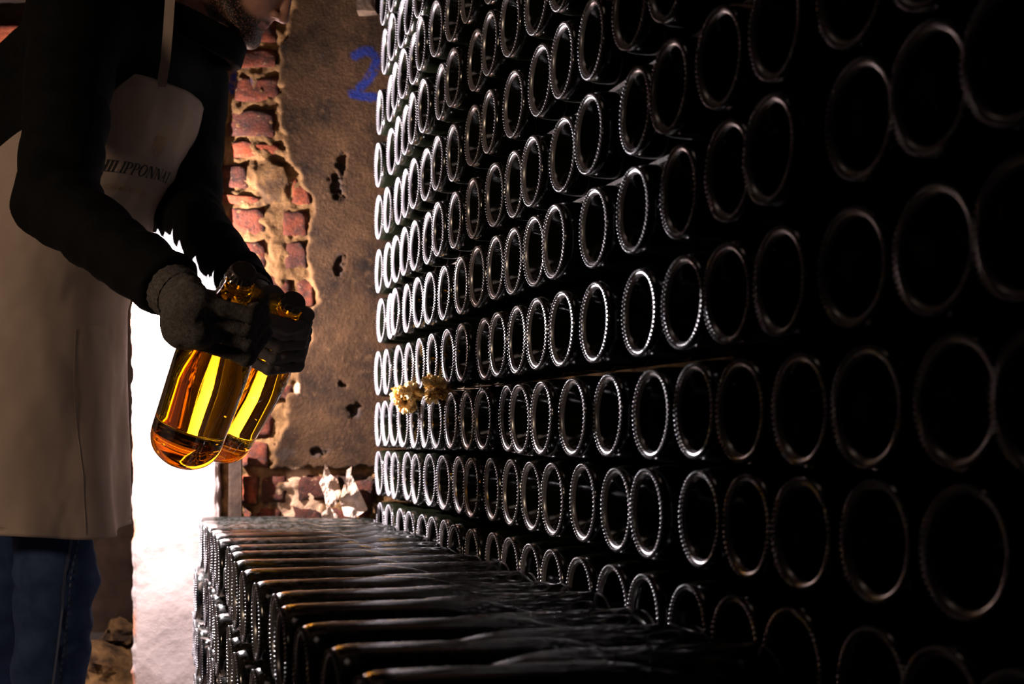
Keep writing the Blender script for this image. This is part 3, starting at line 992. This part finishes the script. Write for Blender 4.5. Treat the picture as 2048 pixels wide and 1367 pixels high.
# hem, pocket and fold seams on the apron (thin raised strips of the same cloth)
def apron_strip(path, wd, name, mat, lift=.0035):
    """path = [(ang, h)]"""
    V, Fc = [], []
    for k, (an, h) in enumerate(path):
        p = apron_pt(np.array([an]), np.array([h]))[0]
        px_ = apron_pt(np.array([an + .5]), np.array([h]))[0]; pz_ = apron_pt(np.array([an]), np.array([h + .004]))[0]
        tu = (px_ - p) / np.linalg.norm(px_ - p); tv = (pz_ - p) / np.linalg.norm(pz_ - p)
        nn = np.cross(tv, tu); nn /= np.linalg.norm(nn)
        if nn @ (p - np.array([np.interp(h, TH, TCX), 2.58, h])) < 0: nn = -nn
        k0, k1 = path[max(k - 1, 0)], path[min(k + 1, len(path) - 1)]
        d = (apron_pt(np.array([k1[0]]), np.array([k1[1]]))[0] - apron_pt(np.array([k0[0]]), np.array([k0[1]]))[0]); d /= np.linalg.norm(d)
        wv_ = np.cross(nn, d)
        V += [p + wv_ * wd / 2, p + nn * lift, p - wv_ * wd / 2]
    for k in range(len(path) - 1):
        for j in (0, 1):
            Fc.append((3 * k + j, 3 * k + j + 1, 3 * k + 4 + j, 3 * k + 3 + j))
    o = link(name, mesh(name, V, Fc), mat, apron)
    return o
T = np.linspace(0, 1, 40)
apron_strip([(118 - 92 * t, 0.965 - 0.055 * math.sin(t * 1.7)) for t in T], .006, 'pocket_seam', M['apron'])
apron_strip([(46 - 5 * t + 1.5 * math.sin(t * 5), 0.90 - 0.35 * t) for t in T], .006, 'fold_seam', M['apron'])
apron_strip([(150 - 268 * t, 0.562) for t in np.linspace(0, 1, 90)], .004, 'hem', M['apron'], .002)

# lettering: serif capitals out of bars, mapped onto the bib
def letter(ch):
    S, t = .17, .055          # stem, serif thickness (cap height 1)
    q = []
    def bar(x0, y0, x1, y1): q.append([(x0, y0), (x1, y0), (x1, y1), (x0, y1)])
    def stem(x):
        bar(x, 0, x + S, 1); bar(x - .09, 0, x + S + .09, t); bar(x - .09, 1 - t, x + S + .09, 1)
    def slant(x0, y0, x1, y1, wd): q.append([(x0, y0), (x0 + wd, y0), (x1 + wd, y1), (x1, y1)])
    def arc(cx, cy, rx, ry, a0, a1, w0, w1, n_=14):
        for k in range(n_):
            b0 = a0 + (a1 - a0) * k / n_; b1 = a0 + (a1 - a0) * (k + 1) / n_
            def wq(a): return w1 + (w0 - w1) * abs(math.cos(a))
            q.append([(cx + rx * math.cos(b0), cy + ry * math.sin(b0)), (cx + rx * math.cos(b1), cy + ry * math.sin(b1)),
                      (cx + (rx - wq(b1)) * math.cos(b1), cy + (ry - wq(b1)) * math.sin(b1)), (cx + (rx - wq(b0)) * math.cos(b0), cy + (ry - wq(b0)) * math.sin(b0))])
    if ch == 'I': stem(.1); wd = .37
    elif ch == 'L': stem(.1); bar(.27, 0, .70, t); slant(.62, 0, .66, .28, .05); wd = .74
    elif ch == 'H': stem(.1); stem(.62); bar(.27, .48, .62, .54); wd = .90
    elif ch == 'P': stem(.1); bar(.27, 1 - t, .42, 1); bar(.27, .44, .42, .49); arc(.42, .72, .28, .28, -math.pi / 2, math.pi / 2, .16, .055); wd = .74
    elif ch == 'O': arc(.46, .5, .44, .52, 0, 2 * math.pi, .17, .06, 26); wd = .94
    elif ch == 'N': bar(.12, 0, .18, 1); bar(.02, 0, .30, t); bar(.02, 1 - t, .2, 1); slant(.68, 0, .10, 1, .2); bar(.78, 0, .84, 1); bar(.68, 1 - t, .94, 1); wd = .98
    elif ch == 'A': slant(.05, 0, .42, 1, .06); slant(.66, 0, .36, 1, .17); bar(.2, .32, .68, .37); bar(-.04, 0, .22, t); bar(.56, 0, .92, t); wd = .92
    elif ch == 'T': bar(.32, 0, .49, 1); bar(.22, 0, .59, t); bar(.02, 1 - t, .80, 1); slant(.02, .74, .02, 1, .05); slant(.75, .74, .75, 1, .05); wd = .84
    elif ch == 'C': arc(.46, .5, .44, .52, .7, 2 * math.pi - .7, .17, .06, 22); wd = .85
    elif ch == 'E': stem(.1); bar(.27, 0, .66, t); bar(.27, 1 - t, .64, 1); bar(.27, .48, .54, .53); wd = .72
    elif ch == 'M': bar(.1, 0, .16, 1); slant(.46, 0, .1, 1, .15); slant(.46, 0, .84, 1, .06); bar(.84, 0, 1.0, 1); bar(0, 0, .26, t); bar(.76, 0, 1.08, t); wd = 1.1
    elif ch == 'G': arc(.46, .5, .44, .52, .7, 2 * math.pi - .3, .17, .06, 22); bar(.70, .05, .86, .42); wd = .95
    elif ch == '-': bar(.05, .42, .4, .5); wd = .45
    else: wd = .4
    return q, wd
def arc_to_ang(s, h, a0):
    """walk s metres from angle a0 towards the far side (decreasing angle)"""
    an = np.linspace(a0, a0 - 190, 500)
    p = apron_pt(an, np.full(500, h))
    L = np.concatenate([[0], np.cumsum(np.linalg.norm(np.diff(p, axis=0), axis=1))])
    return np.interp(s, L, an)
def on_bib(polys, s0, hbase, a0, name, mat, parent, lift=.0032):
    V, Fc = [], []
    for pl in polys:
        # split each bar so that it follows the cloth
        (x0, y0), (x1, y1), (x2, y2), (x3, y3) = pl
        n_ = 3
        base = len(V)
        for k in range(n_ + 1):
            t = k / n_
            for (xa, ya, xb, yb) in ((x0, y0, x3, y3), (x1, y1, x2, y2)):
                x, y = xa + (xb - xa) * t, ya + (yb - ya) * t
                h = hbase + y
                an = arc_to_ang(s0 + x, hbase, a0)
                p = apron_pt(np.array([an]), np.array([h]))[0]
                c = np.array([np.interp(h, TH, TCX), 2.58, h])
                nn = p - c; nn[2] = 0; nn /= np.linalg.norm(nn)
                V.append(p + nn * lift)
        for k in range(n_):
            Fc.append((base + 2 * k, base + 2 * k + 1, base + 2 * k + 3, base + 2 * k + 2))
    o = link(name, mesh(name, V, Fc), mat, parent, False)
    return o
def write(text, cap, s0, hbase, a0, name, mat, track=.16):
    polys, x = [], 0
    for ch in text:
        qd, wd = letter(ch)
        for pl in qd:
            polys.append([((x + a) * cap, b_ * cap) for a, b_ in pl])
        x += wd + track
    return on_bib(polys, s0, hbase, a0, name, mat, apron)
write('PHILIPPONNAT', .0190, 0.0, 1.168, 70, 'lettering', M['ink'], .02)
write('CHAMPAGNE', .0075, 0.075, 1.140, 80, 'small_lettering', M['gold'], .35)
crest = []
for r_ in range(5):
    for c_ in range(4):
        yy = .024 - r_ * .0052
        half = .0125 * (1 if r_ < 3 else (.8 if r_ == 3 else .45))
        if (r_ + c_) % 2 == 0:
            x0 = -half + c_ * half / 2
            crest.append([(x0, yy), (x0 + half / 2, yy), (x0 + half / 2, yy + .0052), (x0, yy + .0052)])
for (xa, ya), (xb, yb) in (((-.014, .031), (.014, .031)), ((-.014, .031), (-.014, .012)), ((.014, .031), (.014, .012)), ((-.014, .012), (-.009, .003)), ((.014, .012), (.009, .003)), ((-.009, .003), (0, -.002)), ((.009, .003), (0, -.002))):
    dx, dy = xb - xa, yb - ya; L = math.hypot(dx, dy); nx, ny = -dy / L * .0008, dx / L * .0008
    crest.append([(xa + nx, ya + ny), (xb + nx, yb + ny), (xb - nx, yb - ny), (xa - nx, ya - ny)])
on_bib(crest, .145, 1.206, 80, 'crest', M['gold'], apron)

# ------------------------------------------------------------------ held bottles and gloves
ME_AMB = bottle_mesh('held_bottle_body', 72); ME_AMB.materials.append(M['amber'])
ME_AMB.materials.append(M['amber_foot'])
for pg in ME_AMB.polygons:
    if pg.center.z < .05 and math.hypot(pg.center.x, pg.center.y) < .0445:
        pg.material_index = 1
ME_AMB.polygons.foreach_set('use_smooth', [True] * len(ME_AMB.polygons))
def hold(cap_px, base_px, zc, zb, label):
    cp, bp = P(*cap_px, zc), P(*base_px, zb)
    ax = (cp - bp).normalized()
    base = cp - ax * 0.376
    o = place_bottle(base, ax, label, 'bottles held by the man', ME_AMB, True, 0.3, 'champagne_bottle', False)
    return np.array(cp), np.array(-ax)
capA, axA = hold((487, 543), (372, 880), 1.82, 2.085, 'amber backlit bottle held by the neck in the nearer gloved hand')
capB, axB = hold((589, 600), (440, 876), 2.13, 2.39, 'amber backlit bottle held in the farther hand, behind the other bottle')

def neck_frame(ax):
    R_ = np.array((1., 0, 0)); R_ = R_ - ax * (R_ @ ax); R_ /= np.linalg.norm(R_)
    Fr = np.cross(ax, R_); Fr /= np.linalg.norm(Fr)
    if Fr[1] > 0: Fr = -Fr            # towards the camera
    return R_, Fr
def glove(cap, ax, wrist, elbow, fingers, thumb, palm, name, mat, cuff_mat, cuffr):
    R_, Fr = neck_frame(ax)
    def pt(ang, rad, a):
        r = math.radians(ang)
        rad = rad + np.interp(.376 - a, [z for r_, z in PROFILE[12:]], [r_ for r_, z in PROFILE[12:]])
        return cap + ax * a + R_ * (rad * math.cos(r)) + Fr * (rad * math.sin(r))
    chains = []
    for f in fingers:
        chains.append([pt(*q) for q in f])
    th = [pt(*q) for q in thumb]
    pl = [pt(*q) for q in palm]
    wr = np.array(wrist)
    wd = (wr - np.array(elbow)); wd /= np.linalg.norm(wd)
    FR = (.0118, .0112, .0104, .0094)
    def fn(p):
        d = None
        for ch in chains:                              # metacarpal from the wrist
            k = sd_cone(p, wr + wd * .012, ch[0], .020, .0145)
            d = k if d is None else smin(d, k, .016)
        for q_ in pl:
            d = smin(d, np.linalg.norm(p - q_, axis=-1) - .023, .018)
        d = smin(d, sd_cone(p, wr - wd * .03, wr + wd * .02, cuffr, cuffr * .92), .014)
        fd = None
        for ch in chains:
            k = None
            for j in range(len(ch) - 1):
                s_ = sd_cone(p, ch[j], ch[j + 1], FR[min(j, 3)], FR[min(j + 1, 3)])
                k = s_ if k is None else smin(k, s_, .004)
            fd = k if fd is None else smin(fd, k, .0018)
        d = smin(d, fd, .007)
        k = None
        for j in range(len(th) - 1):
            s_ = sd_cone(p, th[j], th[j + 1], (.016, .0135, .0115, .010)[j], (.0135, .0115, .010, .009)[j])
            k = s_ if k is None else smin(k, s_, .005)
        d = smin(d, k, .006)
        # clear of the glass
        t = (p - cap) @ ax
        rad = np.linalg.norm(p - cap - t[..., None] * ax, axis=-1)
        pr = np.interp(.376 - t, [z for r, z in PROFILE[12:]], [r for r, z in PROFILE[12:]])
        d = np.maximum(d, np.where(t > -.004, pr + .0008 - rad, -1))
        return np.maximum(d, -((p - (wr - wd * .028)) @ wd))
    allp = np.array([q for ch in chains for q in ch] + th + pl + [wr - wd * .05])
    V, Fq = surface_nets(fn, allp.min(0) - .035, allp.max(0) + .035, .0022, lambda p: .0012 * fbm(p * 110, 2) + .0018 * fbm(p * 40, 2), .008)
    o = mpart(name, np_mesh(name, V, Fq), mat)
    # knitted cuff
    x_, y_ = neck_frame(wd)
    V2, F2 = [], []
    seg, rings = 40, 9
    for i_ in range(rings):
        for k_ in range(seg):
            a = 2 * math.pi * k_ / seg
            rr = cuffr + .002 + .0012 * math.sin(i_ * 2.2) + .0006 * math.cos(k_ * math.pi)
            V2.append(wr - wd * (.030 - .005 * i_) + rr * (x_ * math.cos(a) + y_ * math.sin(a)))
    for i_ in range(rings - 1):
        for k_ in range(seg):
            k2 = (k_ + 1) % seg
            F2.append((i_ * seg + k_, i_ * seg + k2, (i_ + 1) * seg + k2, (i_ + 1) * seg + k_))
    o2 = link('cuff', mesh('cuff', V2, F2), cuff_mat, o)
    return o
fA = []
for i_ in range(4):
    a = .042 + .0215 * i_
    fA.append([(146, .030 - .002 * i_, a + .004), (52, .0175, a + .001), (-8, .0135, a + .002), (-70, .0115, a + .003), (-108, .0105, a + .004)])
gA = glove(capA, axA, WR_R + (WR_R - EL_R) / np.linalg.norm(WR_R - EL_R) * .012, EL_R, fA,
           [(185, .034, .060), (200, .022, .088), (232, .014, .108), (268, .011, .118)], [(160, .036, .058), (160, .034, .082), (155, .026, .102), (130, .020, .085)], 'glove', M['glove'], M['glove'], .036)
fB = []
for i_ in range(4):
    a = .040 + .0212 * i_
    fB.append([(-128, .022, a - .004), (-28, .0175, a), (32, .0140, a + .003), (88, .0110, a + .006), (116, .0102, a + .007)])
gB = glove(capB, axB, WR_L + (WR_L - EL_L) / np.linalg.norm(WR_L - EL_L) * .012, EL_L, fB,
           [(168, .030, .060), (135, .018, .036), (85, .0125, .026), (42, .0115, .030)], [(190, .028, .055), (195, .026, .08), (-150, .026, .07), (170, .024, .075)], 'glove', M['glove_rubber'], M['glove'], .034)
# faded print on the back of the near glove
from mathutils.bvhtree import BVHTree
dg = bpy.context.evaluated_depsgraph_get()
gm = gA.data
bvh = BVHTree.FromPolygons([v.co[:] for v in gm.vertices], [p_.vertices[:] for p_ in gm.polygons])
def print_mark(quads, parent):
    V, Fc = [], []
    for qd in quads:
        n0 = len(V); ok = True; pts_ = []
        for x_, y_ in qd:
            d_ = (P(x_, y_, 2.0) - Vector((0, 0, CAM_H))).normalized()
            hit = bvh.ray_cast(Vector((0, 0, CAM_H)) + d_ * 1.2, d_)
            if hit[0] is None: ok = False; break
            pts_.append(hit[0] - d_ * .0012)
        if ok:
            V += pts_; Fc.append(tuple(range(n0, n0 + 4)))
    if Fc:
        link('printed_mark', mesh('printed_mark', V, Fc), M['ink'], parent, False)
qs_ = []
for k in range(6):
    x_, y_ = 428 + 5.5 * k, 592 - 3.2 * k
    hgt = (20, 14, 20, 20, 12, 20)[k]
    qs_.append([(x_, y_), (x_ + 3, y_ - 1.5), (x_ + 3 - hgt * .3, y_ - 1.5 - hgt), (x_ - hgt * .3, y_ - hgt)])
print_mark(qs_, gA)

# ------------------------------------------------------------------ small things
def crumple(name, c, r, seed, amp, spike=0.0, sub=4):
    bm = bmesh.new()
    bmesh.ops.create_icosphere(bm, subdivisions=sub, radius=1)
    co = np.array([v.co[:] for v in bm.verts])
    n1 = fbm(co * 1.7 + seed, 3); n2 = np.abs(fbm(co * 5.5 + seed * 2, 4)); 
    k = 1 + amp * n1 - spike * n2 * 1.6 + spike * 0.3
    co = co * k[:, None] * np.array(r) + np.array(c)
    for v, p in zip(bm.verts, co):
        v.co = p
    me = bpy.data.meshes.new(name); bm.to_mesh(me); bm.free()
    return me
def on_wall(px, py, out):
    p = wall_at(px); _, t, n = wall_arc(np.interp(px, _s, ARC))
    Z = p[1]
    q = p - n * out
    return np.array((q[0], q[1], CAM_H + (HY - py) * Z / F))
for px, py, r, sd, lab in ((829, 791, (.026, .052, .028), 3, 'larger crumpled yellow mould clump hanging over the second full row of bottles'),
                           (885, 780, (.019, .032, .018), 8, 'smaller crumpled yellow mould clump between bottles of the tall stack')):
    c = on_wall(px, py, .012)
    tag(link('mould_clump', crumple('mould_clump', c, r, sd, 1.3, .8, 5), M['fungus'], None, False), lab, 'mould', 'yellow mould clumps')

def flake(outline, Y, seed, th=.006, curl=.03):
    """torn sheet of plaster, outline in wall pixels"""
    pts = [P(x, y, Y) for x, y in outline]
    bm = bmesh.new()
    f = bm.faces.new([bm.verts.new(p) for p in pts])
    bmesh.ops.triangulate(bm, faces=[f])
    for _ in range(4):
        bmesh.ops.subdivide_edges(bm, edges=[e for e in bm.edges if e.calc_length() > .008], cuts=1)
        bmesh.ops.triangulate(bm, faces=[f for f in bm.faces if len(f.verts) > 4])
    r = bmesh.ops.extrude_face_region(bm, geom=bm.faces[:])
    for v in [g for g in r['geom'] if isinstance(g, bmesh.types.BMVert)]:
        v.co.y -= th
    co = np.array([v.co[:] for v in bm.verts])
    d = curl * fbm(co * 14 + seed, 3) + .006 * fbm(co * 60 + seed, 3)
    for v, k in zip(bm.verts, d):
        v.co.y -= abs(k)
    bmesh.ops.recalc_face_normals(bm, faces=bm.faces)
    me = bpy.data.meshes.new('plaster_flake'); bm.to_mesh(me); bm.free()
    return me
FL = [([(652, 922), (662, 948), (676, 958), (683, 985), (672, 1010), (655, 1018), (650, 990), (640, 965), (648, 950)], 3.262, 'upright torn flake of white plaster low on the back wall'),
      ([(690, 968), (704, 950), (722, 985), (736, 1018), (712, 1034), (690, 1030), (680, 1002)], 3.235, 'broad curled flake of white plaster above the low stack'),
      ([(645, 1025), (660, 1012), (676, 1030), (672, 1052), (645, 1052)], 3.25, 'small white plaster flake at the foot of the back wall'),
      ([(694, 940), (704, 932), (702, 952), (692, 962)], 3.255, 'tiny pale plaster chip above the broad curled flake')]
for k, (ol, Y, lab) in enumerate(FL):
    tag(link('plaster_flake', flake(ol, Y, k * 7.7), M['flake'], None, False), lab, 'plaster', 'torn plaster flakes')
# slat leaning on the bricks, timber end high on the wall
def box_px(x0, y0, x1, y1, Y, dep, seed):
    a, b_ = P(x0, y1, Y), P(x1, y0, Y)
    return rough_box(a.x, b_.x, Y, Y + dep, a.z, b_.z, seed, .002)
a = P(457, 1489, 3.25); b_ = P(484, 880, 3.25)
tag(link('wooden_slat', rough_box(a.x, b_.x, 3.245, 3.262, 0.0, b_.z, 5, .002), M['dark_wood'], None, False), 'dark wooden slat standing against the brick wall beside the white pier', 'slat')
tag(link('timber_end', box_px(712, -30, 752, 22, 3.235, .045, 9), M['dark_wood'], None, False), 'brown timber end high on the back wall by the tall stack', 'timber')
# rubble and a rod in the passage
rp = P(222, 1300, 4.3)
for k, (px, py, r, lab) in enumerate(((226, 1325, .045, 'lit yellow lump on top of the rubble heap behind the jeans'), (240, 1268, .04, 'darker stone leaning at the top of the rubble heap'),
                                      (196, 1395, .06, 'big rubble stone at the bottom of the heap behind the jeans'), (246, 1400, .05, 'rubble stone beside the foot of the white pier'))):
    c = P(px, py, 3.75)
    zc = c.z
    tag(link('rubble_stone', crumple('rubble_stone', (c.x, c.y, zc), (r, r, r * .9), k * 5, .7, .3, 3), M['rubble'], None, False), lab, 'rubble', 'rubble heap in the passage')
hp = P(222, 1400, 3.78)
tag(link('rubble_heap', crumple('rubble_heap', (hp.x, hp.y, .04), (.13, .16, .13), 31, .6, .25, 4), M['rubble'], None, False), 'dark heap of rubble on the passage floor behind the jeans', 'rubble', 'rubble heap in the passage')
def rod(p0, p1, r, name, mat):
    V, Fc = lathe([(r, 0), (r, (p1 - p0).length)], 10)
    cap_ends(V, Fc, 10, 2)
    o = link(name, mesh(name, V, Fc), mat)
    o.location = p0; o.rotation_euler = frame(p1 - p0).to_euler()
    return o
p0 = P(-60, 1335, 3.9); p1 = P(64, 1170, 3.9)
tag(rod(P(-20, 1110, 3.9), P(58, 1215, 3.9), .007, 'metal_rod', M['metal']), 'upper thin metal rod behind the legs', 'rod')
tag(rod(P(-20, 1310, 3.9), P(62, 1225, 3.9), .007, 'metal_rod', M['metal']), 'lower thin metal rod behind the legs', 'rod')

# unseen work lamp hung behind the man's arm, cage added to shade the bottles
K = Vector(KEY_POS)
lampo = empty('unseen_hanging_lamp', K)
tag(lampo, 'unseen work lamp hanging behind the man, its cage added for shade', 'lamp')
def lpart(name, V, Fc):
    return link(name, mesh(name, V, Fc), M['metal'], lampo)
V, Fc = lathe([(.003, .07), (.003, 2.34 - K.z)], 8); lpart('cable', V, Fc)
V, Fc = lathe([(.004, .075), (.015, .07), (.017, .05), (.017, .03), (.010, .026)], 20); lpart('socket', V, Fc)
def added_bar_mesh(ang, wd, r=.036, th=.002):
    V, Fc = [], []
    for k in range(13):
        t = k / 12
        z = .045 - .10 * t; rr = r * math.sin(math.pi * (0.12 + .76 * t)) ** .5
        for dw, dr in ((-wd / 2, 0), (wd / 2, 0), (wd / 2, th), (-wd / 2, th)):
            c_, s_ = math.cos(ang), math.sin(ang)
            V.append(((rr + dr) * c_ - dw * s_, (rr + dr) * s_ + dw * c_, z))
    for k in range(12):
        for j in range(4):
            Fc.append((4 * k + j, 4 * k + (j + 1) % 4, 4 * k + 4 + (j + 1) % 4, 4 * k + 4 + j))
    return V, Fc
BAND = math.atan2(2.33 - K.y, -.062 - K.x)  # aims the wide added bar so it shades a strip of bottles
lpart('added_bar', *added_bar_mesh(BAND, .0085))
for k in (1, 2, 3, 4):
    lpart('added_bar', *added_bar_mesh(BAND + k * 2 * math.pi / 5, .003))
